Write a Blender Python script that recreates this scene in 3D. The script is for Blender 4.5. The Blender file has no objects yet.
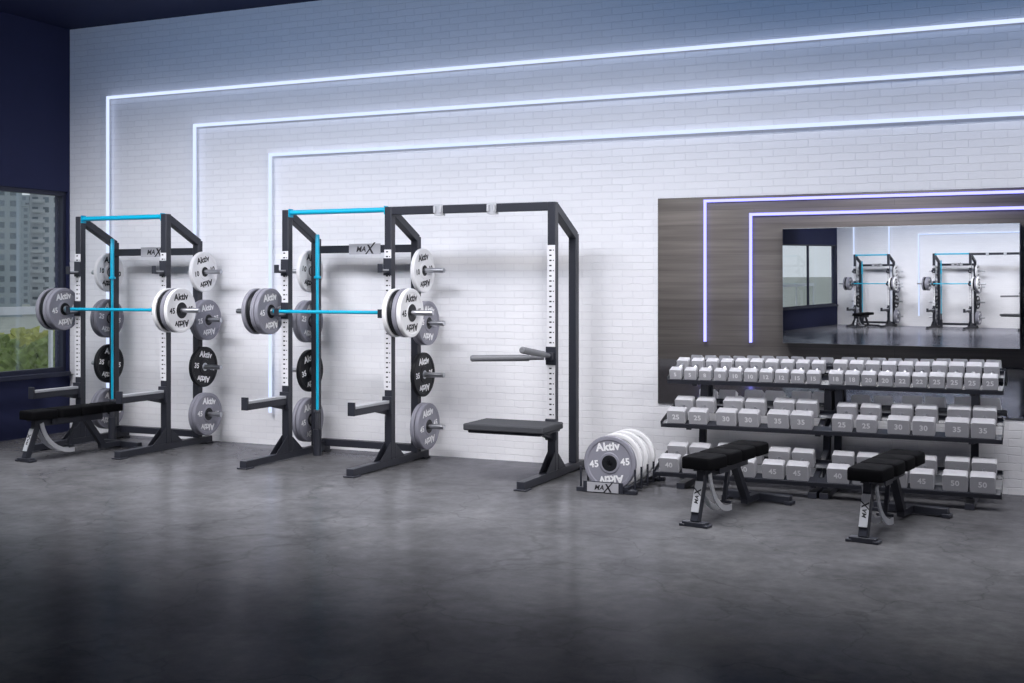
import bpy, math, random
from mathutils import Vector, Matrix, Euler, noise
random.seed(4)
scene = bpy.context.scene
COL = scene.collection
try:
    scene.view_settings.view_transform = 'Standard'
    scene.view_settings.look = 'None'
except Exception:
    pass
rad = math.radians

# ------------------------------------------------------------------ materials
def mat(name, col, rough=0.5, metal=0.0, var=0.06, scale=12.0, bump=0.0, spec=0.5, coat=0.0):
    m = bpy.data.materials.new(name); m.use_nodes = True
    nt = m.node_tree; N = nt.nodes; L = nt.links
    b = N['Principled BSDF']
    b.inputs['Roughness'].default_value = rough
    b.inputs['Metallic'].default_value = metal
    b.inputs['Specular IOR Level'].default_value = spec
    b.inputs['Coat Weight'].default_value = coat
    tc = N.new('ShaderNodeTexCoord'); nz = N.new('ShaderNodeTexNoise')
    nz.inputs['Scale'].default_value = scale; nz.inputs['Detail'].default_value = 4
    L.new(tc.outputs['Object'], nz.inputs['Vector'])
    mx = N.new('ShaderNodeMix'); mx.data_type = 'RGBA'
    c = Vector(col[:3])
    mx.inputs['A'].default_value = (*(c * (1 - var)), 1)
    mx.inputs['B'].default_value = (*[min(1, x * (1 + var)) for x in c], 1)
    L.new(nz.outputs['Fac'], mx.inputs['Factor'])
    L.new(mx.outputs['Result'], b.inputs['Base Color'])
    if bump > 0:
        nz2 = N.new('ShaderNodeTexNoise'); nz2.inputs['Scale'].default_value = 300
        L.new(tc.outputs['Object'], nz2.inputs['Vector'])
        bp = N.new('ShaderNodeBump'); bp.inputs['Strength'].default_value = bump
        bp.inputs['Distance'].default_value = 0.002
        L.new(nz2.outputs['Fac'], bp.inputs['Height']); L.new(bp.outputs['Normal'], b.inputs['Normal'])
    return m

def emis(name, col, s):
    m = bpy.data.materials.new(name); m.use_nodes = True
    nt = m.node_tree; nt.nodes.clear()
    o = nt.nodes.new('ShaderNodeOutputMaterial'); e = nt.nodes.new('ShaderNodeEmission')
    e.inputs['Color'].default_value = (*col, 1); e.inputs['Strength'].default_value = s
    nt.links.new(e.outputs[0], o.inputs['Surface'])
    return m

M_STEEL_BLK = mat('black_powdercoat', (0.024, 0.026, 0.036), 0.42, 0.0, 0.15, 40, 0.15, spec=0.4)
M_DARK = mat('dark_grey_metal', (0.06, 0.062, 0.075), 0.4, 0.2)
M_BLUE = mat('cyan_blue_coating', (0.0, 0.40, 0.62), 0.3, 0.0, 0.05)
M_CHROME = mat('brushed_chrome', (0.50, 0.51, 0.54), 0.34, 1.0, 0.08)
M_SILVER = mat('satin_silver', (0.50, 0.51, 0.54), 0.38, 0.1)
M_BADGE = mat('muted_grey_badge', (0.42, 0.42, 0.45), 0.4, 0.1)
M_WHITE = mat('white_decal', (0.84, 0.84, 0.86), 0.45)
M_STRIP = mat('pale_grey_strip', (0.70, 0.70, 0.73), 0.45)
M_INK = mat('dark_ink', (0.012, 0.012, 0.016), 0.5)
M_PL_GREY = mat('grey_urethane', (0.25, 0.25, 0.295), 0.45, 0, 0.04, 20, spec=0.3)
M_PL_WHITE = mat('white_urethane', (0.80, 0.80, 0.82), 0.45, 0, 0.03, 20, spec=0.3)
M_PL_BLACK = mat('black_urethane', (0.010, 0.011, 0.014), 0.45, 0, 0.1, 20, spec=0.3)
M_DB = mat('light_grey_urethane', (0.56, 0.56, 0.59), 0.5, 0, 0.05, 25)
M_DBF = mat('shaded_end_face', (0.40, 0.40, 0.43), 0.5, 0, 0.05, 25)  # darker copy of the head grey, shading put into the colour
M_VINYL = mat('black_vinyl', (0.004, 0.004, 0.005), 0.75, 0, 0.15, 30, 0.2, spec=0.06)
M_NAVY = mat('navy_paint', (0.018, 0.022, 0.066), 0.75, 0, 0.08, 3, spec=0.25)
M_FRAME = mat('dark_window_frame', (0.014, 0.017, 0.04), 0.5)
M_RUBBER = mat('grey_rubber_top', (0.06, 0.062, 0.07), 0.7, 0, 0.1, 60, 0.2, spec=0.2)
M_GRIP = mat('grey_rubber_grip', (0.16, 0.165, 0.18), 0.5, 0, 0.1, 60, 0.2)
M_RAIL = mat('galvanised_railing', (0.60, 0.62, 0.65), 0.4, 0.1)
M_ARM = mat('grey_liner', (0.40, 0.41, 0.44), 0.5)
M_LED = emis('led_cool_white', (0.62, 0.72, 1.0), 1.28)
M_LED2 = emis('led_violet_blue', (0.32, 0.32, 1.0), 2.6)

def mirror_mat():
    m = bpy.data.materials.new('mirror_glass'); m.use_nodes = True
    b = m.node_tree.nodes['Principled BSDF']
    b.inputs['Base Color'].default_value = (0.97, 0.975, 0.98, 1)
    b.inputs['Metallic'].default_value = 1; b.inputs['Roughness'].default_value = 0.0
    return m
M_MIRROR = mirror_mat()

def glass_mat():
    m = bpy.data.materials.new('window_glass'); m.use_nodes = True
    nt = m.node_tree; nt.nodes.clear()
    o = nt.nodes.new('ShaderNodeOutputMaterial'); t = nt.nodes.new('ShaderNodeBsdfTransparent')
    t.inputs['Color'].default_value = (0.90, 0.93, 0.94, 1)
    g = nt.nodes.new('ShaderNodeBsdfGlossy'); g.inputs['Roughness'].default_value = 0.02
    mx = nt.nodes.new('ShaderNodeMixShader'); mx.inputs['Fac'].default_value = 0.05
    nt.links.new(t.outputs[0], mx.inputs[1]); nt.links.new(g.outputs[0], mx.inputs[2])
    nt.links.new(mx.outputs[0], o.inputs['Surface'])
    return m
M_GLASS = glass_mat()

def brick_wall_mat():
    m = bpy.data.materials.new('white_painted_brick'); m.use_nodes = True
    nt = m.node_tree; N = nt.nodes; L = nt.links; b = N['Principled BSDF']
    tc = N.new('ShaderNodeTexCoord'); sp = N.new('ShaderNodeSeparateXYZ'); cb = N.new('ShaderNodeCombineXYZ')
    L.new(tc.outputs['Object'], sp.inputs[0]); L.new(sp.outputs['X'], cb.inputs['X']); L.new(sp.outputs['Z'], cb.inputs['Y'])
    nzd = N.new('ShaderNodeTexNoise'); nzd.inputs['Scale'].default_value = 9
    L.new(cb.outputs[0], nzd.inputs['Vector'])
    mad = N.new('ShaderNodeVectorMath'); mad.operation = 'MULTIPLY_ADD'
    mad.inputs[1].default_value = (0.018, 0.018, 0)
    L.new(nzd.outputs['Color'], mad.inputs[0]); L.new(cb.outputs[0], mad.inputs[2])
    br = N.new('ShaderNodeTexBrick')
    br.inputs['Scale'].default_value = 1.0
    br.inputs['Brick Width'].default_value = 0.20; br.inputs['Row Height'].default_value = 0.066
    br.inputs['Mortar Size'].default_value = 0.0046; br.inputs['Mortar Smooth'].default_value = 0.9
    br.inputs['Color1'].default_value = (0.81, 0.81, 0.835, 1); br.inputs['Color2'].default_value = (0.78, 0.78, 0.805, 1)
    br.inputs['Mortar'].default_value = (0.73, 0.73, 0.765, 1)
    L.new(mad.outputs[0], br.inputs['Vector'])
    L.new(br.outputs['Color'], b.inputs['Base Color'])
    nz = N.new('ShaderNodeTexNoise'); nz.inputs['Scale'].default_value = 30; nz.inputs['Detail'].default_value = 6
    L.new(cb.outputs[0], nz.inputs['Vector'])
    inv = N.new('ShaderNodeMath'); inv.operation = 'SUBTRACT'; inv.inputs[0].default_value = 1.0
    L.new(br.outputs['Fac'], inv.inputs[1])
    ad = N.new('ShaderNodeMath'); ad.operation = 'MULTIPLY_ADD'; ad.inputs[1].default_value = 0.9
    L.new(nz.outputs['Fac'], ad.inputs[0]); L.new(inv.outputs[0], ad.inputs[2])
    bp = N.new('ShaderNodeBump'); bp.inputs['Strength'].default_value = 0.55; bp.inputs['Distance'].default_value = 0.006
    L.new(ad.outputs[0], bp.inputs['Height']); L.new(bp.outputs['Normal'], b.inputs['Normal'])
    b.inputs['Roughness'].default_value = 0.65
    b.inputs['Specular IOR Level'].default_value = 0.2
    return m

def floor_mat():
    m = bpy.data.materials.new('sealed_dark_concrete'); m.use_nodes = True
    nt = m.node_tree; N = nt.nodes; L = nt.links
    N.remove(N['Principled BSDF']); out = N['Material Output']
    tc = N.new('ShaderNodeTexCoord')
    n1 = N.new('ShaderNodeTexNoise'); n1.inputs['Scale'].default_value = 1.3; n1.inputs['Detail'].default_value = 12
    n1.inputs['Roughness'].default_value = 0.68; n1.inputs['Distortion'].default_value = 0.3
    n2 = N.new('ShaderNodeTexNoise'); n2.inputs['Scale'].default_value = 8; n2.inputs['Detail'].default_value = 10
    n2.inputs['Roughness'].default_value = 0.72
    for n in (n1, n2): L.new(tc.outputs['Object'], n.inputs['Vector'])
    r1 = N.new('ShaderNodeValToRGB')
    r1.color_ramp.elements[0].position = 0.34; r1.color_ramp.elements[0].color = (0.078, 0.077, 0.081, 1)
    r1.color_ramp.elements[1].position = 0.66; r1.color_ramp.elements[1].color = (0.142, 0.141, 0.147, 1)
    L.new(n1.outputs['Fac'], r1.inputs[0])
    r2 = N.new('ShaderNodeValToRGB')
    r2.color_ramp.elements[0].position = 0.36; r2.color_ramp.elements[0].color = (0.82, 0.82, 0.82, 1)
    r2.color_ramp.elements[1].position = 0.64; r2.color_ramp.elements[1].color = (1.12, 1.12, 1.12, 1)
    L.new(n2.outputs['Fac'], r2.inputs[0])
    mu = N.new('ShaderNodeMix'); mu.data_type = 'RGBA'; mu.blend_type = 'MULTIPLY'; mu.inputs['Factor'].default_value = 1
    L.new(r1.outputs[0], mu.inputs['A']); L.new(r2.outputs[0], mu.inputs['B'])
    nzd = N.new('ShaderNodeTexNoise'); nzd.inputs['Scale'].default_value = 2.2; nzd.inputs['Detail'].default_value = 6
    L.new(tc.outputs['Object'], nzd.inputs['Vector'])
    vm = N.new('ShaderNodeVectorMath'); vm.operation = 'MULTIPLY_ADD'; vm.inputs[1].default_value = (0.9, 0.9, 0)
    L.new(nzd.outputs['Color'], vm.inputs[0]); L.new(tc.outputs['Object'], vm.inputs[2])
    vo = N.new('ShaderNodeTexVoronoi'); vo.feature = 'DISTANCE_TO_EDGE'; vo.inputs['Scale'].default_value = 0.8
    L.new(vm.outputs[0], vo.inputs['Vector'])
    rc = N.new('ShaderNodeValToRGB')
    rc.color_ramp.elements[0].position = 0.0; rc.color_ramp.elements[0].color = (0.66, 0.66, 0.66, 1)
    rc.color_ramp.elements[1].position = 0.012; rc.color_ramp.elements[1].color = (1, 1, 1, 1)
    L.new(vo.outputs['Distance'], rc.inputs[0])
    mu2 = N.new('ShaderNodeMix'); mu2.data_type = 'RGBA'; mu2.blend_type = 'MULTIPLY'; mu2.inputs['Factor'].default_value = 0.7
    L.new(mu.outputs['Result'], mu2.inputs['A']); L.new(rc.outputs[0], mu2.inputs['B'])
    df = N.new('ShaderNodeBsdfDiffuse'); L.new(mu2.outputs['Result'], df.inputs['Color'])
    gl = N.new('ShaderNodeBsdfGlossy'); gl.inputs['Color'].default_value = (0.90, 0.91, 1.0, 1)
    mr = N.new('ShaderNodeMapRange'); mr.inputs['From Min'].default_value = 0.35; mr.inputs['From Max'].default_value = 0.65
    mr.inputs['To Min'].default_value = 0.24; mr.inputs['To Max'].default_value = 0.13
    L.new(n1.outputs['Fac'], mr.inputs['Value']); L.new(mr.outputs[0], gl.inputs['Roughness'])
    bp = N.new('ShaderNodeBump'); bp.inputs['Strength'].default_value = 0.05; bp.inputs['Distance'].default_value = 0.002
    L.new(n2.outputs['Fac'], bp.inputs['Height']); L.new(bp.outputs['Normal'], gl.inputs['Normal']); L.new(bp.outputs['Normal'], df.inputs['Normal'])
    lw = N.new('ShaderNodeLayerWeight'); lw.inputs['Blend'].default_value = 0.5
    pw = N.new('ShaderNodeMath'); pw.operation = 'POWER'; pw.inputs[1].default_value = 9
    L.new(lw.outputs['Facing'], pw.inputs[0])
    ml = N.new('ShaderNodeMath'); ml.operation = 'MULTIPLY'; ml.inputs[1].default_value = 0.82
    L.new(pw.outputs[0], ml.inputs[0])
    mx = N.new('ShaderNodeMixShader')
    L.new(ml.outputs[0], mx.inputs['Fac']); L.new(df.outputs[0], mx.inputs[1]); L.new(gl.outputs[0], mx.inputs[2])
    L.new(mx.outputs[0], out.inputs['Surface'])
    return m

def wood_mat():
    m = bpy.data.materials.new('dark_wood_planks'); m.use_nodes = True
    nt = m.node_tree; N = nt.nodes; L = nt.links; b = N['Principled BSDF']
    tc = N.new('ShaderNodeTexCoord'); sp = N.new('ShaderNodeSeparateXYZ'); cb = N.new('ShaderNodeCombineXYZ')
    L.new(tc.outputs['Object'], sp.inputs[0]); L.new(sp.outputs['X'], cb.inputs['X']); L.new(sp.outputs['Z'], cb.inputs['Y'])
    br = N.new('ShaderNodeTexBrick')
    br.inputs['Brick Width'].default_value = 6.0; br.inputs['Row Height'].default_value = 0.34
    br.inputs['Scale'].default_value = 1; br.inputs['Mortar Size'].default_value = 0.003
    br.inputs['Color1'].default_value = (0.150, 0.132, 0.126, 1); br.inputs['Color2'].default_value = (0.195, 0.172, 0.163, 1)
    br.inputs['Mortar'].default_value = (0.10, 0.09, 0.088, 1)
    L.new(cb.outputs[0], br.inputs['Vector'])
    mp = N.new('ShaderNodeMapping'); mp.inputs['Scale'].default_value = (0.3, 7, 1)
    L.new(cb.outputs[0], mp.inputs['Vector'])
    nz = N.new('ShaderNodeTexNoise'); nz.inputs['Scale'].default_value = 1.5; nz.inputs['Detail'].default_value = 4
    L.new(mp.outputs[0], nz.inputs['Vector'])
    cr = N.new('ShaderNodeValToRGB'); cr.color_ramp.elements[0].position = .3; cr.color_ramp.elements[0].color = (.5,.5,.5,1)
    cr.color_ramp.elements[1].position = .7
    L.new(nz.outputs['Fac'], cr.inputs[0])
    mu = N.new('ShaderNodeMix'); mu.data_type = 'RGBA'; mu.blend_type = 'MULTIPLY'; mu.inputs['Factor'].default_value = 0.6
    L.new(br.outputs['Color'], mu.inputs['A']); L.new(cr.outputs[0], mu.inputs['B'])
    L.new(mu.outputs['Result'], b.inputs['Base Color'])
    b.inputs['Roughness'].default_value = 0.20
    return m

def facade_mat(name, wall, glass):
    m = bpy.data.materials.new(name); m.use_nodes = True
    nt = m.node_tree; N = nt.nodes; L = nt.links; b = N['Principled BSDF']
    tc = N.new('ShaderNodeTexCoord'); sp = N.new('ShaderNodeSeparateXYZ'); cb = N.new('ShaderNodeCombineXYZ')
    ad = N.new('ShaderNodeMath'); ad.operation = 'ADD'
    L.new(tc.outputs['Object'], sp.inputs[0]); L.new(sp.outputs['X'], ad.inputs[0]); L.new(sp.outputs['Y'], ad.inputs[1])
    L.new(ad.outputs[0], cb.inputs['X']); L.new(sp.outputs['Z'], cb.inputs['Y'])
    br = N.new('ShaderNodeTexBrick'); br.offset = 0.0
    br.inputs['Brick Width'].default_value = 2.0; br.inputs['Row Height'].default_value = 2.0
    br.inputs['Scale'].default_value = 1; br.inputs['Mortar Size'].default_value = 0.48
    br.inputs['Color1'].default_value = (*glass, 1); br.inputs['Color2'].default_value = (*[g * 1.8 for g in glass], 1)
    br.inputs['Mortar'].default_value = (*wall, 1)
    L.new(cb.outputs[0], br.inputs['Vector']); L.new(br.outputs['Color'], b.inputs['Base Color'])
    b.inputs['Roughness'].default_value = 0.7
    return m

# ------------------------------------------------------------------ mesh builder
class MB:
    def __init__(s): s.v = []; s.f = []; s.m = []
    def add(s, v, f, mi=0, M=None):
        o = len(s.v)
        for p in v:
            p = Vector(p)
            s.v.append(tuple(M @ p if M else p))
        for k_, q in enumerate(f):
            s.f.append(tuple(i + o for i in q)); s.m.append(mi[k_] if isinstance(mi, list) else mi)
        return s
    def merge(s, other, M=None):
        return s.add(other.v, other.f, list(other.m), M)
    def box(s, x0, x1, y0, y1, z0, z1, mi=0, M=None):
        v = [(x0,y0,z0),(x1,y0,z0),(x1,y1,z0),(x0,y1,z0),(x0,y0,z1),(x1,y0,z1),(x1,y1,z1),(x0,y1,z1)]
        f = [(0,3,2,1),(4,5,6,7),(0,1,5,4),(1,2,6,5),(2,3,7,6),(3,0,4,7)]
        return s.add(v, f, mi, M)
    def beam(s, p0, p1, w, h, mi=0, up=(0,0,1)):
        p0 = Vector(p0); p1 = Vector(p1); d = (p1 - p0).normalized()
        side = d.cross(Vector(up))
        if side.length < 1e-4: side = d.cross(Vector((0,1,0)))
        side.normalize(); u = side.cross(d)
        a = side * w / 2; b = u * h / 2
        v = [p0-a-b, p0+a-b, p0+a+b, p0-a+b, p1-a-b, p1+a-b, p1+a+b, p1-a+b]
        f = [(0,3,2,1),(4,5,6,7),(0,1,5,4),(1,2,6,5),(2,3,7,6),(3,0,4,7)]
        return s.add(v, f, mi)
    def cyl(s, p0, p1, r0, r1=None, n=20, mi=0):
        if r1 is None: r1 = r0
        p0 = Vector(p0); p1 = Vector(p1); d = (p1 - p0).normalized()
        a = d.orthogonal().normalized(); b = d.cross(a)
        v = []
        for p, r in ((p0, r0), (p1, r1)):
            for i in range(n):
                t = 2*math.pi*i/n
                v.append(p + a*math.cos(t)*r + b*math.sin(t)*r)
        f = [(i, (i+1) % n, n+(i+1) % n, n+i) for i in range(n)]
        f.append(tuple(reversed(range(n)))); f.append(tuple(range(n, 2*n)))
        return s.add(v, f, mi)
    def lathe(s, prof, n=48, mi=0, M=None, closed=True):
        v = []; k = len(prof)
        for i in range(n):
            t = 2*math.pi*i/n
            for r, z in prof: v.append((r*math.cos(t), r*math.sin(t), z))
        f = []
        for i in range(n):
            j = (i+1) % n
            for q in range(k if closed else k-1):
                q2 = (q+1) % k
                f.append((i*k+q, j*k+q, j*k+q2, i*k+q2))
        return s.add(v, f, mi, M)
    def prism(s, poly, x0, x1, mi=0, M=None):
        n = len(poly)
        v = [(x0, y, z) for y, z in poly] + [(x1, y, z) for y, z in poly]
        f = [(i, (i+1) % n, n+(i+1) % n, n+i) for i in range(n)]
        f.append(tuple(reversed(range(n)))); f.append(tuple(range(n, 2*n)))
        return s.add(v, f, mi, M)
    def mesh(s, name, mats):
        me = bpy.data.meshes.new(name)
        me.from_pydata(s.v, [], s.f)
        import bmesh
        bm = bmesh.new(); bm.from_mesh(me)
        bmesh.ops.recalc_face_normals(bm, faces=bm.faces); bm.to_mesh(me); bm.free()
        for m in mats: me.materials.append(m)
        me.polygons.foreach_set('material_index', s.m)
        me.polygons.foreach_set('use_smooth', [True]*len(s.f))
        me.set_sharp_from_angle(angle=rad(32))
        me.update()
        return me

def obj(name, data, parent=None, bevel=0.0, loc=None):
    o = bpy.data.objects.new(name, data)
    COL.objects.link(o)
    if parent: o.parent = parent
    if loc is not None: o.location = loc
    if bevel > 0:
        b = o.modifiers.new('bevel', 'BEVEL'); b.width = bevel; b.segments = 2
        b.limit_method = 'ANGLE'; b.angle_limit = rad(40)
    return o

def part(name, mb, mats, parent, bevel=0.0, label=None):
    if not isinstance(mats, (list, tuple)): mats = [mats]
    o = obj(name, mb.mesh(name, mats), parent, bevel)
    if label: o['label'] = label
    return o

def thing(name, loc, label, category, group=None, rotz=0.0):
    o = bpy.data.objects.new(name, None); o.empty_display_size = 0.1
    COL.objects.link(o); o.location = loc; o.rotation_euler = (0, 0, rotz)
    o['label'] = label; o['category'] = category
    if group: o['group'] = group
    return o

def structure(name, mb, mats, bevel=0.0):
    if not isinstance(mats, (list, tuple)): mats = [mats]
    o = obj(name, mb.mesh(name, mats), None, bevel)
    o['kind'] = 'structure'
    return o

_tc = {}
def text_geo(s, bold=0.03):
    if (s, bold) in _tc: return _tc[(s, bold)]
    cu = bpy.data.curves.new('t', 'FONT'); cu.body = s
    cu.align_x = 'CENTER'; cu.align_y = 'CENTER'; cu.offset = bold; cu.resolution_u = 3
    cu.space_character = 1.06
    o = bpy.data.objects.new('t', cu); COL.objects.link(o)
    dg = bpy.context.evaluated_depsgraph_get(); dg.update()
    me = bpy.data.meshes.new_from_object(o.evaluated_get(dg))
    v = [tuple(x.co) for x in me.vertices]; f = [tuple(p.vertices) for p in me.polygons]
    bpy.data.objects.remove(o); bpy.data.meshes.remove(me)
    _tc[(s, bold)] = (v, f); return v, f

FACE_NEG_Y = Matrix(((1,0,0,0),(0,0,-1,0),(0,1,0,0),(0,0,0,1)))
FACE_POS_X = Matrix(((0,0,1,0),(1,0,0,0),(0,1,0,0),(0,0,0,1)))
SHEAR = Matrix(((1,.25,0,0),(0,1,0,0),(0,0,1,0),(0,0,0,1)))

# ------------------------------------------------------------------ room shell
XL, XR, YB, H = -10.38, 3.6, -15.9, 4.67
structure('floor', MB().box(XL-0.2, XR+0.2, YB-0.2, 0.2, -0.2, 0), floor_mat())
structure('wall_back', MB().box(XL-0.2, XR+0.2, 0, 0.2, 0, H), brick_wall_mat())
structure('wall_front', MB().box(XL-0.2, XR+0.2, YB-0.2, YB, 0, H), wood_mat())
structure('wall_right', MB().box(XR, XR+0.2, YB, 0, 0, H), M_NAVY)
structure('ceiling', MB().box(XL-0.2, XR+0.2, YB-0.2, 0.2, H, H+0.2), M_NAVY)
WY0, WY1, WZ0, WZ1 = -7.0, -0.03, 0.70, 2.78
wl = MB().box(XL-0.2, XL, YB, 0, 0, WZ0).box(XL-0.2, XL, YB, 0, WZ1, H)
wl.box(XL-0.2, XL, WY1, 0, WZ0, WZ1).box(XL-0.2, XL, YB, WY0, WZ0, WZ1)
structure('wall_left', wl, M_NAVY)
wf = MB()
fr = 0.05
wf.box(XL-0.10, XL-0.03, WY0, WY1, WZ0, WZ0+fr).box(XL-0.10, XL-0.03, WY0, WY1, WZ1-fr, WZ1)
for y in (WY0, -4.7, -2.4, WY1-fr):
    wf.box(XL-0.10, XL-0.03, y, y+fr, WZ0+fr, WZ1-fr)
wf.box(XL-0.075, XL-0.065, WY0+fr, WY1-fr, WZ0+fr, WZ1-fr, mi=1)
structure('window_1', wf, [M_FRAME, M_GLASS])
structure('trim_1', MB().box(XL, XL+0.05, WY0, WY1, WZ0-0.05, WZ0), M_FRAME, 0.006)

# ------------------------------------------------------------------ led strips
LEDLAB = 'thin cool white light strip framing the white brick wall'
for x, z in ((-9.755, 3.83), (-8.52, 3.445), (-7.52, 3.08)):
    w = 0.0165
    mb = MB().box(x-w, x+w, -0.062, -0.048, 0.35, z+w).box(x+w, XR-0.3, -0.062, -0.048, z-w, z+w)
    o = obj('led_light_strip', mb.mesh('led_light_strip', [M_LED]))
    o['label'] = LEDLAB; o['category'] = 'light strip'; o['group'] = 'light strips on the brick wall'
for x, z in ((-7.1, 3.6), (-6.06, 3.27)):
    w = 0.030
    mb = MB().box(x-w, x+w, YB+0.05, YB+0.08, 0.42, z+w).box(x+w, 2.5, YB+0.05, YB+0.08, z-w, z+w)
    o = obj('led_light_strip', mb.mesh('led_light_strip', [M_LED2]))
    o['label'] = 'thin violet blue light strip on dark wood plank wall'; o['category'] = 'light strip'
    o['group'] = 'light strips on the wood wall'

# ------------------------------------------------------------------ mirrors
mr = thing('wall_mirror', (-3.26, 0, 0.62), 'large frameless wall mirror above the dumbbell rack', 'mirror')
part('mirror_backing', MB().box(0, 3.9, -0.014, 0, 0, 1.87), M_INK, mr)
part('mirror_glass', MB().box(0.002, 3.898, -0.02, -0.0141, 0.002, 1.868), M_MIRROR, mr)

A = Vector((-5.32, -15.69)); B = Vector((-0.53, -15.15))
m2 = thing('wall_mirror', (A.x, YB, 0.43), 'wide wall mirror in a wedge housing on dark wood planks', 'mirror')
def loc2(p): return (p.x-A.x, p.y-YB)
hz = 2.5
a = loc2(A); b = loc2(B)
mb = MB(); pts = [(a[0], 0), (b[0], 0), b, a]
mb.add([(x, y, 0) for x, y in pts] + [(x, y, hz) for x, y in pts], [(3,2,1,0),(4,5,6,7),(0,1,5,4),(1,2,6,5),(2,3,7,6),(3,0,4,7)])
part('mirror_housing', mb, M_ARM, m2)
d = (B - A).normalized(); nrm = Vector((-d.y, d.x))
def gl_pts(off0, off1, z):
    q = [Vector(a)+d*0.006+nrm*off0, Vector(b)-d*0.006+nrm*off0, Vector(b)-d*0.006+nrm*off1, Vector(a)+d*0.006+nrm*off1]
    return [(p.x, p.y, z) for p in q]
mb = MB().add(gl_pts(.002, .008, .006) + gl_pts(.002, .033, hz-.006), [(3,2,1,0),(4,5,6,7),(0,1,5,4),(1,2,6,5),(2,3,7,6),(3,0,4,7)])
part('mirror_glass', mb, M_MIRROR, m2)

# ------------------------------------------------------------------ weight plates
T = 0.044
def plate_meshes(col, ink, num, R=0.225, hr=.05):
    k = R/0.225; h = T/2
    prof = [(.0262,-h),(.0262,h),(.082*k,h),(.088*k,h-.006),(.186*k,h-.006),(.194*k,h),(.218*k,h),(.2235*k,h-.004),(R,h-.011),
            (R,-h+.011),(.2235*k,-h+.004),(.218*k,-h),(.194*k,-h),(.186*k,-h+.006),(.088*k,-h+.006),(.082*k,-h)]
    body = MB().lathe(prof, 64).mesh('weight_plate', [col])
    hub = MB().lathe([(.0258,-h-.002),(.0258,h+.002),(hr,h+.002),(hr+.002,h+.0005),(hr+.002,-h-.0005),(hr,-h-.002)], 32).mesh('hub_ring', [M_PL_BLACK if col != M_PL_BLACK else M_CHROME])
    t = MB(); zz = h-.0045
    v, f = text_geo('Aktiv', .045); s = .090*k
    for rot in (0, math.pi):
        t.add(v, f, 0, Matrix.Rotation(rot, 4, 'Z') @ Matrix.Translation((0, .134*k, zz)) @ Matrix.Scale(s, 4))
    v, f = text_geo(num, .035); s = .077*k
    for rot in (math.pi/2, -math.pi/2):
        t.add(v, f, 0, Matrix.Rotation(rot, 4, 'Z') @ Matrix.Translation((0, .136*k, zz)) @ Matrix.Rotation(-rot, 4, 'Z') @ Matrix.Scale(s, 4))
    return body, hub, t.mesh('lettering', [ink])
PM = {
    'grey': (plate_meshes(M_PL_GREY, M_WHITE, '45', hr=.064), 'grey urethane weight plate with white lettering'),
    'grey25': (plate_meshes(M_PL_GREY, M_WHITE, '25', 0.215, .055), 'grey urethane twenty five pound weight plate'),
    'white': (plate_meshes(M_PL_WHITE, M_INK, '45', hr=.080), 'white urethane weight plate with dark lettering'),
    'white10': (plate_meshes(M_PL_WHITE, M_INK, '10', 0.215, .05), 'white urethane ten pound weight plate'),
    'black': (plate_meshes(M_PL_BLACK, M_WHITE, '35', 0.215, .04), 'black urethane weight plate with white lettering'),
}
def plate(kind, loc, facing, where, group, roll=0.0):
    (bd, hb, tx), lab = PM[kind]
    o = obj('weight_plate', bd)
    Mx = FACE_POS_X if facing == 'x' else FACE_NEG_Y
    o.matrix_world = Matrix.Translation(loc) @ Mx @ Matrix.Rotation(roll, 4, 'Z')
    o['label'] = lab + ' ' + where; o['category'] = 'weight plate'; o['group'] = group
    obj('hub_ring', hb, o); obj('lettering', tx, o)
    return o

# ------------------------------------------------------------------ barbells
def make_barbell(root, sleeve_mats, R, labs, sr=.0165, slr=.0248):
    part('shaft', MB().lathe([(0,-.66),(sr,-.66),(sr,.66),(0,.66)], 20, 0, R, closed=False), M_BLUE, root, label='bright blue shaft')
    for sg, sm, lb in zip((1, -1), sleeve_mats, labs):
        pr = [(0,.655),(.034,.655),(.036,.66),(.036,.675),(.032,.68),(slr,.681),(slr,1.085),(slr-.005,1.095),(0,1.095)]
        part('sleeve', MB().lathe([(r, z*sg) for r, z in pr], 24, 0, R, closed=False), sm, root, label=lb)

def badge(w, h, size):
    mb = MB().box(-w/2, w/2, -0.006, 0, -h/2, h/2, 0)
    v, f = text_geo('MA', .03)
    mb.add(v, f, 1, Matrix.Translation((-size*0.46, -0.0068, -size*0.05)) @ FACE_NEG_Y @ SHEAR @ Matrix.Scale(size*.92, 4))
    s = size
    for (x0, z0, x1, z1, w_) in ((.18, -.66, 1.48, .80, .24), (.50, .52, 1.18, -.60, .28)):
        p0 = Vector((x0*s, 0, z0*s)); p1 = Vector((x1*s, 0, z1*s))
        mb.add([(p0.x-w_*s/2, -.0069, p0.z), (p0.x+w_*s/2, -.0069, p0.z), (p1.x+w_*s/2, -.0069, p1.z), (p1.x-w_*s/2, -.0069, p1.z)], [(0,1,2,3)], 1)
    return mb

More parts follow.
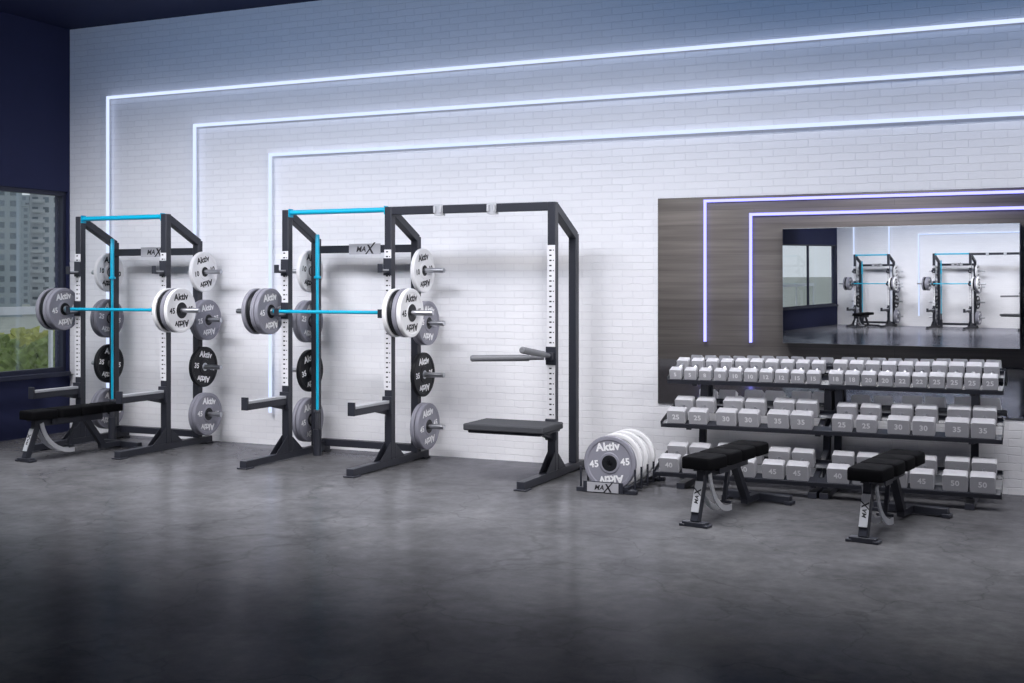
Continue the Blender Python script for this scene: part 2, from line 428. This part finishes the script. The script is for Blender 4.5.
# ------------------------------------------------------------------ racks
TW = 0.075
FY, RY = 0.0, 0.5
def strip_mb(x, y, z0, z1):
    mb = MB().box(x-.0365, x+.0365, y-.004, y, z0, z1, 0)
    z = z0 + 0.03; i = 0
    while z < z1 - 0.02:
        mb.box(x-.018, x+.004, y-.0055, y-.003, z-.0065, z+.0065, 1)
        if i % 2: mb.box(x+.016, x+.026, y-.0055, y-.003, z-.005, z+.005, 1)
        z += 0.045; i += 1
    return mb
def side_frame(root, x, zs0=0.72, zs1=2.03):
    h = TW/2
    u = part('upright', MB().box(x-h, x+h, FY-h, FY+h, .075, 2.43), M_STEEL_BLK, root, .006)
    part('number_strip', strip_mb(x, FY-h, zs0, zs1), [M_STRIP, M_INK], u, label='pale grey numbered strip with dark slots')
    part('upright', MB().box(x-h, x+h, RY-h, RY+h, .075, 2.17), M_STEEL_BLK, root, .006)
    ft = MB().box(x-h, x+h, -.70, .70, 0.012, .075)
    ft.box(x-h-.02, x+h+.02, -.72, -.60, 0, .014).box(x-h-.02, x+h+.02, .58, .70, 0, .014)
    ft.prism([(-.24,.075),(-.04,.075),(-.04,.24)], x+h-.008, x+h)
    ft.prism([(-.24,.075),(-.04,.075),(-.04,.24)], x-h, x-h+.008)
    ft.prism([(.04,.075),(.22,.075),(.04,.22)], x+h-.008, x+h)
    part('foot', ft, M_STEEL_BLK, root, .004)
    br = MB().beam((x, FY+h-.01, 2.385), (x, RY, 2.15), TW*.98, TW)
    part('top_brace', br, M_STEEL_BLK, root, .005)
def pegs(root, x, sg):
    for z in (.33, .83, 1.33, 1.84):
        mb = MB().cyl((x+sg*.037, RY, z), (x+sg*.05, RY, z), .045, .045, 20)
        mb.cyl((x+sg*.05, RY, z), (x+sg*.31, RY, z), .0245, .0245, 20)
        part('storage_peg', mb, M_CHROME, root, label='chrome plate storage peg')
def spotter(root, x):
    mb = MB().box(x-.05, x+.05, -.06, -.038, .50, .66)
    mb.box(x-.032, x+.032, -.66, -.06, .54, .60, 0)
    mb.prism([(-.30,.54),(-.06,.54),(-.06,.49)], x-.006, x+.006, 0)
    mb.box(x-.036, x+.036, -.68, -.66, .54, .66, 0)
    mb.box(x-.034, x+.034, -.655, -.065, .60, .625, 1)
    part('spotter_arm', mb, [M_STEEL_BLK, M_ARM], root, .003, label='black spotter arm with pale grey liner')
def jhook(root, x, dz=0.0):
    M = Matrix.Translation((x, 0, dz))
    mb = MB().box(-.042, .042, -.052, -.038, 1.37, 1.53, 0, M)
    mb.box(-.025, .025, -.175, -.05, 1.395, 1.412, 0, M)
    mb.box(-.025, .025, -.185, -.172, 1.395, 1.475, 0, M)
    mb.box(-.022, .022, -.172, -.053, 1.412, 1.427, 1, M)
    part('j_hook', mb, [M_STEEL_BLK, M_ARM], root, .002)
def build_rack(xc, label, extra=False):
    r = thing('power_rack', (xc, -0.8, 0), label, 'power rack', 'racks along the brick wall')
    hw = .577
    for sg in (-1, 1):
        side_frame(r, sg*hw)
        pegs(r, sg*hw, sg)
        spotter(r, sg*hw); jhook(r, sg*hw); jhook(r, sg*hw, .42)
    part('pull_up_bar', MB().cyl((-hw, 0, 2.405), (hw, 0, 2.405), .024, .024, 20).box(-hw+.037,-hw+.045,-.035,.035,2.36,2.44).box(hw-.045,hw-.037,-.035,.035,2.36,2.44), M_BLUE, r, label='bright blue pull up bar')
    part('crossmember', MB().box(-hw+.037, hw-.037, RY-.037, RY+.037, 2.02, 2.095), M_STEEL_BLK, r, .005)
    part('crossmember', MB().box(-hw+.037, hw-.037, RY-.037, RY+.037, .08, .15), M_STEEL_BLK, r, .005)
    bg = part('badge_plate', badge(.36, .105, .080), [M_BADGE, M_INK], r, label='muted grey badge plate with dark lettering')
    bg.location = (0.02, RY-.037, 2.057)
    hb = MB().lathe([(.030,.0),(.030,.26),(.042,.26),(.042,0)], 24, 0, Matrix.Translation((-.455,.34,0)))
    hb.box(-.465,-.445,.38,.47,.06,.13)
    part('bar_holder', hb, M_STEEL_BLK, r)
    if extra:
        x = 1.65 + hw
        side_frame(r, x, .40, 2.05)
        part('crossbar', MB().box(hw+.037, x-.037, -.037, .037, 2.355, 2.43), M_STEEL_BLK, r, .005)
        for gx in (1.11, 1.65):
            mb = MB().box(gx-.045, gx+.045, -.045, -.037, 2.34, 2.435).cyl((gx-.03,-.06,2.36),(gx-.03,-.06,2.42),.012).cyl((gx+.03,-.06,2.36),(gx+.03,-.06,2.42),.012)
            mb.box(gx-.035, gx+.035, -.05, .03, 2.335, 2.355)
            part('hanger_bracket', mb, M_SILVER, r, .002, label='silver bracket clamped on the crossbar')
        dp = MB().box(x-.050, x+.050, -.050, -.037, 1.00, 1.16).box(x-.035, x+.035, -.10, -.045, 1.045, 1.11)
        part('dip_bracket', dp, M_STEEL_BLK, r, .004)
        for s0, tip in ((Vector((x-.045, -.09, 1.065)), (x-.66, -.30, 1.055)), (Vector((x, -.10, 1.085)), (x+.02, -.72, 1.165))):
            t0 = Vector(tip); dd = (t0 - s0)
            part('dip_handle', MB().cyl(s0, s0+dd*.2, .020, .020).cyl(s0+dd*.2, t0-dd*.02, .029, .029).cyl(t0-dd*.02, t0, .029, .02), M_GRIP, r, .003, label='rounded grey rubber grip dip handle')
        pf = MB().box(x-.60, x+.09, -.48, -.045, .425, .45, 0)
        pf.box(x-.63, x+.12, -.51, -.05, .45, .508, 1)
        pf.box(x-.055, x+.055, -.06, -.037, .34, .53)
        pf.prism([(-.34,.425),(-.045,.425),(-.045,.34)], x-.02, x+.02)
        part('step_platform', pf, [M_STEEL_BLK, M_RUBBER], r, .012, label='dark padded step platform')
    return r
XR1, XR2 = -8.855, -6.20
build_rack(XR1, 'black steel rack with blue pull up bar, beside window, bench inside')
build_rack(XR2, 'black steel double rack with dip handles and step platform', True)

RX = Matrix.Rotation(math.pi/2, 4, 'Y')
for xc in (XR1, XR2):
    for sg in (-1, 1):
        for kind, z in (('white10', 1.84), ('grey25', 1.33), ('black', .83), ('grey', .33)):
            x = xc + sg*(.577 + .05 + T/2 + .004)
            plate(kind, (x, -.3, z), 'x', 'on the rack storage peg', 'plates on rack storage pegs', random.uniform(-.25, .25))
            if kind in ('grey25', 'grey'):
                plate(kind, (x+sg*(T+.006), -.3, z), 'x', 'on the rack storage peg', 'plates on rack storage pegs', random.uniform(-.2, .2))
    bb = thing('barbell', (xc, -.8-.112, 1.4437), 'barbell with blue shaft loaded with plates on rack hooks', 'barbell', 'loaded barbells')
    make_barbell(bb, (M_CHROME, M_CHROME), RX, ('steel sleeve', 'steel sleeve'))
    for sg in (-1, 1):
        order = ['grey', 'grey', 'black', 'grey'] if sg < 0 else ['white', 'black', 'grey', 'white']
        for i, kd in enumerate(order):
            x = xc + sg*(.684 + T/2 + i*(T+.006))
            plate(kd, (x, -.912, 1.4437), 'x', 'loaded on the barbell', 'plates on the barbells', (0.12 if sg < 0 else -.1) + i*.05)
    vb = thing('barbell', (xc-.455, -.8+.34, 0.01), 'barbell with blue shaft standing upright in rack holder', 'barbell', 'barbells stored upright')
    make_barbell(vb, (M_BLUE, M_DARK), Matrix.Translation((0, 0, 1.1)), ('blue sleeve', 'dark sleeve'), .0145, .021)

# ------------------------------------------------------------------ plate stand
SX, SY = -3.30, -0.88
st = thing('plate_stand', (SX, SY, 0), 'low black floor stand holding a row of weight plates', 'plate rack')
fb = MB()
for sg in (-1, 1):
    fb.box(sg*.17-.02, sg*.17+.02, -.42, .40, .02, .06)
fb.box(-.26, .26, -.42, -.37, 0, .035).box(-.26, .26, .34, .39, 0, .035)
part('base_frame', fb, M_STEEL_BLK, st, .004)
YS = [-.313, -.145, .02, .19]
for i in range(5):
    y = -.375 + i*.165
    part('divider', MB().cyl((-.235, y, .02), (-.235, y, .20), .009).cyl((.235, y, .02), (.235, y, .20), .009).cyl((-.235, y, .03), (.235, y, .03), .009), M_STEEL_BLK, st)
bq = MB().box(-.17,.17,-.012,0,-.042,.045,2).merge(badge(.27,.078,.06), Matrix.Translation((0,-.012,0)))
bp_ = part('badge_plate', bq, [M_BADGE, M_INK, M_STEEL_BLK], st, label='muted grey badge plate')
bp_.location = (-.02, -.425, .048)
for i, (kd, dx) in enumerate((('grey', 0), ('white', .002), ('white', -.002), ('white', .002))):
    zc = .06 + math.sqrt(.225**2 - .15**2) + .005
    plate(kd, (SX+dx, SY + YS[i], zc), 'y', 'on the floor plate stand', 'plates on the floor stand', 0.12 if i == 0 else random.uniform(-.5, .5))

# ------------------------------------------------------------------ benches
def rounded_pad(x0, x1, y0, y1, z0, z1, taper=0.0):
    n = 5; r = .035
    pts = []
    for cx, cy, a0 in ((x1-r, y1-r, 0), (x0+r, y1-r, 90), (x0+r, y0+r, 180), (x1-r, y0+r, 270)):
        for i in range(n):
            t = rad(a0 + 90*i/(n-1)); pts.append((cx+r*math.cos(t), cy+r*math.sin(t)))
    out = []
    for x, y in pts:
        k = 1 - taper*(y1-y)/(y1-y0)
        out.append((x*k, y))
    mb = MB(); N_ = len(out); v = []
    layers = [(z0, .985), (z0+.008, 1.0), (z1-.022, 1.0), (z1-.008, .965), (z1-.002, .90), (z1, .8)]
    cy = (y0+y1)/2
    for z, k in layers:
        v += [(x*k, cy+(y-cy)*(1-(1-k)*.35), z) for x, y in out]
    f = []
    for l in range(len(layers)-1):
        for i in range(N_):
            j = (i+1) % N_
            f.append((l*N_+i, l*N_+j, (l+1)*N_+j, (l+1)*N_+i))
    f.append(tuple(reversed(range(N_)))); f.append(tuple(range((len(layers)-1)*N_, len(layers)*N_)))
    return mb.add(v, f)
def build_bench(loc, rotz, label):
    b = thing('weight_bench', loc, label, 'bench', 'adjustable weight benches', rotz)
    part('front_foot', MB().box(-.09, .09, -.035, .035, 0.0, .035).box(-.11,-.07,-.04,.04,0,.02).box(.07,.11,-.04,.04,0,.02), M_STEEL_BLK, b, .004)
    fl = part('front_leg', MB().beam((0, 0, .03), (0, .13, .37), .06, .06, up=(0,1,0)), M_STEEL_BLK, b, .004)
    bg = part('badge_plate', badge(.22, .056, .044), [M_SILVER, M_INK], fl, label='silver badge plate')
    bg.matrix_local = Matrix.Translation((0, .065-.036, .205)) @ Matrix.Rotation(rad(-21), 4, 'X') @ Matrix.Rotation(rad(-90), 4, 'Y')
    part('spine', MB().beam((0, .08, .355), (0, .90, .355), .055, .06), M_STEEL_BLK, b, .004)
    part('rear_leg', MB().beam((0, .70, .35), (0, .92, .06), .055, .06).beam((0, .88, .05), (0, 1.16, .05), .055, .05), M_STEEL_BLK, b, .004)
    part('rear_foot', MB().box(-.27, .27, 1.13, 1.20, .015, .07).box(-.29,-.23,1.12,1.21,0,.03).box(.23,.29,1.12,1.21,0,.03), M_STEEL_BLK, b, .005)
    for sx in (-.045, .045):
        arc = []
        for i in range(11):
            t = rad(190 + i*8.5)
            arc.append((sx, .50+.36*math.cos(t), .42+.36*math.sin(t)))
        mb = MB()
        for p, q_ in zip(arc[:-1], arc[1:]): mb.beam(p, q_, .010, .042)
        part('adjustment_ladder', mb, M_SILVER, b, label='curved silver adjustment ladder')
    part('support_post', MB().beam((0, .50, .09), (0, .58, .345), .03, .03, up=(0,1,0)).cyl((-.06,.50,.10),(.06,.50,.10),.012), M_STEEL_BLK, b, .003)
    part('seat_bracket', MB().box(-.03,.03,.03,.26,.385,.400).box(-.03,.03,.36,1.02,.385,.400), M_STEEL_BLK, b)
    part('seat_pad', rounded_pad(-.13, .13, 0.0, .285, .400, .485, .1), M_VINYL, b, label='black vinyl seat pad')
    bpd = rounded_pad(-.13, .13, .310, .560, .400, .485, 0)
    for y0_, y1_ in ((.564, .820), (.824, 1.09)):
        bpd.merge(rounded_pad(-.13, .13, y0_, y1_, .400, .485, 0))
    bpd.box(-.11, .11, .33, 1.07, .405, .470)
    part('back_pad', bpd, M_VINYL, b, label='black vinyl back pad with stitched segments')
    part('pivot_bracket', MB().cyl((-.075,.297,.375),(.075,.297,.375),.022).box(-.075,-.065,.25,.42,.34,.40).box(.065,.075,.25,.42,.34,.40), M_STEEL_BLK, b, .002)
    return b
build_bench((-2.27, -2.30, 0), rad(-9), 'black adjustable bench with silver ladder beside plate stand')
build_bench((-1.12, -2.34, 0), rad(-9), 'black adjustable bench with silver ladder before dumbbell rack')
build_bench((-8.97, -1.98, 0), rad(-6), 'black adjustable bench inside the rack beside window')

# ------------------------------------------------------------------ dumbbell rack
DX0, DX1 = -3.02, -0.33
TILT = rad(17)
ox = (DX0+DX1)/2; oy = -.5
dr = thing('dumbbell_rack', (ox, oy, 0), 'black three tier dumbbell rack below wall mirror', 'dumbbell rack')
tiers = [(-.50, .876), (-.68, .516), (-.88, .130)]
DEP = .37
hwid = (DX1-DX0)/2
for (ty, tz) in tiers:
    Mt = Matrix.Translation((0, ty-oy, tz)) @ Matrix.Rotation(TILT, 4, 'X')
    mb = MB().box(-hwid, hwid, 0, .10, 0, .005, 0, Mt).box(-hwid, hwid, DEP-.10, DEP, 0, .005, 0, Mt)
    mb.box(-hwid, hwid, -.006, 0, -.030, .006, 0, Mt).box(-hwid, hwid, DEP, DEP+.006, -.01, .03, 0, Mt)
    for sg in (-1, 1):
        x = sg*hwid
        mb.box(min(x, x+sg*.006), max(x, x+sg*.006), -.006, DEP+.006, -.030, .026, 0, Mt)
    part('shelf', mb, M_STEEL_BLK, dr, .0015)
for lx in (-hwid+.22, -0.045, 0.045, hwid-.22):
    def P(y, z): return (lx, y-oy, z)
    mb = MB().box(lx-.035, lx+.035, -.86-oy, -.06-oy, 0, .05)
    mb.beam(P(-.20, .04), P(-.07, 1.03), .06, .05, up=(0,1,0))
    for (ty, tz) in tiers:
        zb = tz - .044
        mb.beam(P(ty+.06, zb+.01), P(-.16, zb + (-.16-ty-.03)*math.tan(TILT)), .045, .035)
    part('support_frame', mb, M_STEEL_BLK, dr, .003)

def head_mb(w, h, l, yc):
    c = .035*w; mb = MB()
    prof = [(-w/2+c,0),(w/2-c,0),(w/2,c),(w/2,h-c*1.6),(w/2-c*1.6,h),(-w/2+c*1.6,h),(-w/2,h-c*1.6),(-w/2,c)]
    v = []
    for y, k in ((-l/2,.965),(-l/2+.004,1),(l/2-.004,1),(l/2,.965)):
        v += [(x*k, yc+y, h/2+(z-h/2)*k) for x, z in prof]
    f = []
    for s_ in range(3):
        for i in range(8):
            j = (i+1) % 8; f.append((s_*8+i, s_*8+j, (s_+1)*8+j, (s_+1)*8+i))
    f.append(tuple(range(8))); f.append(tuple(reversed(range(24, 32))))
    return mb.add(v, f, [0]*24 + [1, 1])
DBM = {}
HH = .075
def db_parts(key, w, h, l):
    if key not in DBM:
        DBM[key] = (head_mb(w, h, l, -(HH+l/2)).mesh('head', [M_DB, M_DBF]), head_mb(w, h, l, HH+l/2).mesh('head', [M_DB, M_DBF]),
                    MB().cyl((0,-HH-.002,h/2),(0,-.03,h/2),.015,.018,16).cyl((0,-.03,h/2),(0,.03,h/2),.018,.018,16).cyl((0,.03,h/2),(0,HH+.002,h/2),.018,.015,16).mesh('handle', [M_CHROME]))
    return DBM[key]
def dumbbell(x, ti, num, w, h, l):
    ty, tz = tiers[ti]
    L2 = HH + l
    d_ = thing('dumbbell', (0,0,0), 'light grey urethane dumbbell marked %s on the black rack' % num, 'dumbbell', 'dumbbells on the three tier rack')
    d_.matrix_world = Matrix.Translation((x, ty, tz)) @ Matrix.Rotation(TILT, 4, 'X') @ Matrix.Translation((0, .006+L2, .0058))
    a_, b_, c_ = db_parts((w, h, l), w, h, l)
    obj('head', a_, d_); obj('head', b_, d_)
    hh = obj('handle', c_, d_); hh['label'] = 'chrome handle'
    key = ('n', num, w)
    if key not in DBM:
        v, f = text_geo(num, .035)
        DBM[key] = MB().add(v, f, 0, Matrix.Translation((0, -L2-.0015, h*.5)) @ FACE_NEG_Y @ Matrix.Scale(min(.060, h*.54), 4)).mesh('number_marking', [M_WHITE])
    obj('number_marking', DBM[key], d_)
half = (DX1-DX0)/2
tn = ['5','5','8','8','10','10','12','12','15','15','18','18','20','20','22','22','25','25','25','25']
for i, nn in enumerate(tn):
    bay, j = divmod(i, 10)
    kk = round(i/19*3)/3
    dumbbell(DX0 + .07 + bay*(half+.01) + j*.1305, 0, nn, round(.102+.012*kk, 4), round(.086+.014*kk, 4), round(.085+.015*kk, 4))
mn = ['25','25','30','30','35','35','25','25','30','30','35','35']
for i, nn in enumerate(mn):
    bay, j = divmod(i, 6); pr_, k2 = divmod(j, 2)
    sz = {'25': (.156,.114,.10), '30': (.166,.122,.102), '35': (.174,.127,.105)}[nn]
    dumbbell(DX0 + .03 + bay*(half+.03) + pr_*.432 + .10 + k2*.188, 1, nn, *sz)
bn = ['40','40','60','60','45','45','40','40','45','45','50','50']
for i, nn in enumerate(bn):
    bay, j = divmod(i, 6); pr_, k2 = divmod(j, 2)
    sz = {'40': (.168,.127,.10), '45': (.172,.130,.102), '50': (.178,.133,.104), '60': (.182,.137,.106)}[nn]
    dumbbell(DX0 + .03 + bay*(half+.03) + pr_*.432 + .10 + k2*.194, 2, nn, *sz)

# ------------------------------------------------------------------ outside
GZ = -4.2
o = obj('lawn', MB().box(-420, XL-0.4, -260, 420, GZ-.2, GZ).mesh('lawn', [mat('pale_grass', (0.36, 0.38, 0.34), 0.9, 0, .3, 0.6)]))
o['label'] = 'pale green lawn outside the window'; o['category'] = 'lawn'; o['kind'] = 'stuff'
FM1 = facade_mat('hazed_concrete_facade', (0.56, 0.59, 0.63), (0.13, 0.16, 0.19))  # wall tone lightened to stand in for distance haze
FM2 = facade_mat('grey_blue_facade', (0.30, 0.35, 0.38), (0.10, 0.125, 0.15))
FM3 = facade_mat('pale_facade', (0.75, 0.77, 0.80), (0.50, 0.54, 0.58))
M_BALC = mat('balcony_concrete', (.58,.61,.64), .7)
def building(cx, cy, w, dd, h, m, rz, lab):
    r = thing('apartment_building', (cx, cy, GZ), lab, 'building', 'buildings outside the window', rz)
    part('facade', MB().box(-w/2, w/2, -dd/2, dd/2, 0, h), m, r)
    part('roof', MB().box(-w/2-.4, w/2+.4, -dd/2-.4, dd/2+.4, h, h+1.2).box(-w/6, w/6, -dd/6, dd/6, h+1.2, h+4), m, r)
    mb = MB()
    for i in range(int(h/2.0)):
        mb.box(-w/2+.5, -w/2+w*.35, -dd/2-1.2, -dd/2, 2.0*i+.3, 2.0*i+.5)
        mb.box(-w/2+.5, -w/2+w*.35, -dd/2-1.25, -dd/2-1.15, 2.0*i+.5, 2.0*i+1.0)
    part('balcony_tiers', mb, M_BALC, r)
building(-187, 172.5, 8, 12, 75, FM1, rad(45), 'tall pale grey apartment tower with balconies')
building(-184, 153, 13, 16, 60, FM2, rad(47), 'grey blue apartment block with window rows')
building(-290, 270, 60, 20, 30, FM2, rad(45), 'grey blue apartment block with window rows')
building(-210, 60, 30, 24, 55, FM1, rad(70), 'tall pale grey apartment tower with balconies')
building(-62, 230, 36, 20, 42, FM3, rad(10), 'pale apartment tower with balconies')
M_LEAF = mat('leaf_green', (0.16, 0.22, 0.055), 0.85, 0, 0.75, 6.0)
M_LEAF2 = mat('leaf_yellow_green', (0.34, 0.36, 0.09), 0.85, 0, 0.7, 6.0)
M_BARK = mat('bark', (0.08, 0.06, 0.045), 0.9)
import bmesh
def canopy(seed, R):
    random.seed(seed); mb = MB()
    for k in range(16):
        c = Vector((random.uniform(-.6,.6)*R, random.uniform(-.6,.6)*R, random.uniform(-.4,.5)*R))
        rr = R*random.uniform(.22,.38)
        bm = bmesh.new(); bmesh.ops.create_icosphere(bm, subdivisions=4, radius=1)
        v = []
        for q_ in bm.verts:
            dr_ = q_.co.normalized()
            dsp = 1 + .3*noise.noise(dr_*3+Vector((seed+k,0,0))) + .45*noise.noise(dr_*12+Vector((k,seed,0)))
            v.append(c + dr_*rr*dsp)
        mb.add(v, [tuple(x.index for x in f_.verts) for f_ in bm.faces]); bm.free()
    return mb
CM = [canopy(s_, 2.1).mesh('canopy', [M_LEAF if s_ != 2 else M_LEAF2]) for s_ in (1, 2, 3)]
tk = MB().cyl((0,0,0),(0,0,2.0),.16,.11,10)
for a_ in (0, 2.1, 4.2): tk.cyl((0,0,1.7),(math.cos(a_)*.6, math.sin(a_)*.6, 2.7),.07,.04,8)
TKM = tk.mesh('trunk', [M_BARK])
for i, (x, y) in enumerate(((-24,12.2),(-27.4,8.6),(-30.8,5.0),(-34.2,1.2),(-31.5,19.5),(-35.2,15.8),(-38,11),(-27.5,23),(-41,22))):
    tr = thing('tree', (x, y, GZ), 'leafy green tree outside the window', 'tree', 'trees outside the window', i*1.3)
    obj('trunk', TKM, tr); c = obj('canopy', CM[i % 3], tr); c.location = (0, 0, 3.05)
rl = thing('balcony_railing', (XL-1.3, -3.5, 0), 'pale metal railing outside the window', 'railing')
part('deck', MB().box(-.15, 1.05, -4.5, 4.5, -.25, -.05), mat('deck_concrete', (.3,.31,.32), .8), rl)
part('handrail', MB().box(-.03, .03, -4.5, 4.5, 1.33, 1.43), M_RAIL, rl, .004)
for i in range(7):
    part('post', MB().box(-.02, .02, -4.48+i*1.49, -4.44+i*1.49, -.05, 1.33), M_RAIL, rl)

# ------------------------------------------------------------------ world + lights
w = bpy.data.worlds.new('World'); scene.world = w; w.use_nodes = True
bgn = w.node_tree.nodes['Background']; bgn.inputs['Color'].default_value = (0.80, 0.83, 0.88, 1); bgn.inputs['Strength'].default_value = 0.9

def area(name, loc, target, sx, sy, power, col, spread=180):
    l = bpy.data.lights.new(name, 'AREA'); l.shape = 'RECTANGLE'; l.size = sx; l.size_y = sy
    l.energy = power; l.color = col; l.spread = rad(spread)
    o = bpy.data.objects.new(name, l); COL.objects.link(o); o.location = loc
    dv = Vector(target) - Vector(loc)
    o.rotation_euler = dv.to_track_quat('-Z', 'Y').to_euler()
    return o
for x, p in ((-8.5, 47), (-5.5, 45)):
    area('key_light', (x, -3.9, 4.25), (x, 0, .60), 3.0, .9, p, (0.97, 0.96, 1.0), 80)  # unseen key lights added under the ceiling, narrowed onto the lower wall
for x, p in ((-2.4, 42), (0.8, 42)):
    area('key_light', (x, -3.1, 4.45), (x, 0, .70), 3.0, .9, p, (0.97, 0.96, 1.0), 86)  # added key lights for the right half, no fixtures modelled
for x, p in ((-8.2, 38), (-5.4, 44), (-2.6, 34), (0.2, 24)):
    area('floor_fill', (x, -2.9, 4.6), (x, -2.9, 0), 2.8, .8, p, (0.94, 0.95, 1.0), 60)  # added unseen fill that brightens the floor around the racks
area('side_fill', (1.6, -5.0, 3.0), (-6.6, -.8, 1.3), 1.6, 1.6, 34, (1.0, 0.99, 1.0), 58)  # added soft fill from the right for the plate faces
area('blue_wash_fill', (-3.5, -4.0, 4.3), (-3.5, 0, 3.9), 13, .4, 34, (0.26, 0.52, 1.0), 90)  # added blue fill that lifts and tints the top of the wall
for x in (-7.5, -3.0):
    area('rear_fill', (x, -13.0, 4.5), (x, -15.9, 1.6), 3.0, .4, 85, (0.95, 0.97, 1.0), 110)  # added unseen fill so the wood wall reads in the mirror

# ------------------------------------------------------------------ camera
cam = bpy.data.cameras.new('Camera'); co = bpy.data.objects.new('Camera', cam); COL.objects.link(co)
co.location = (0, -10.43, 1.7); co.rotation_euler = (rad(90), 0, rad(24.4))
cam.sensor_width = 36; cam.lens = 1185/1024*36; cam.shift_y = -56.5/1024
cam.clip_end = 1000
scene.camera = co
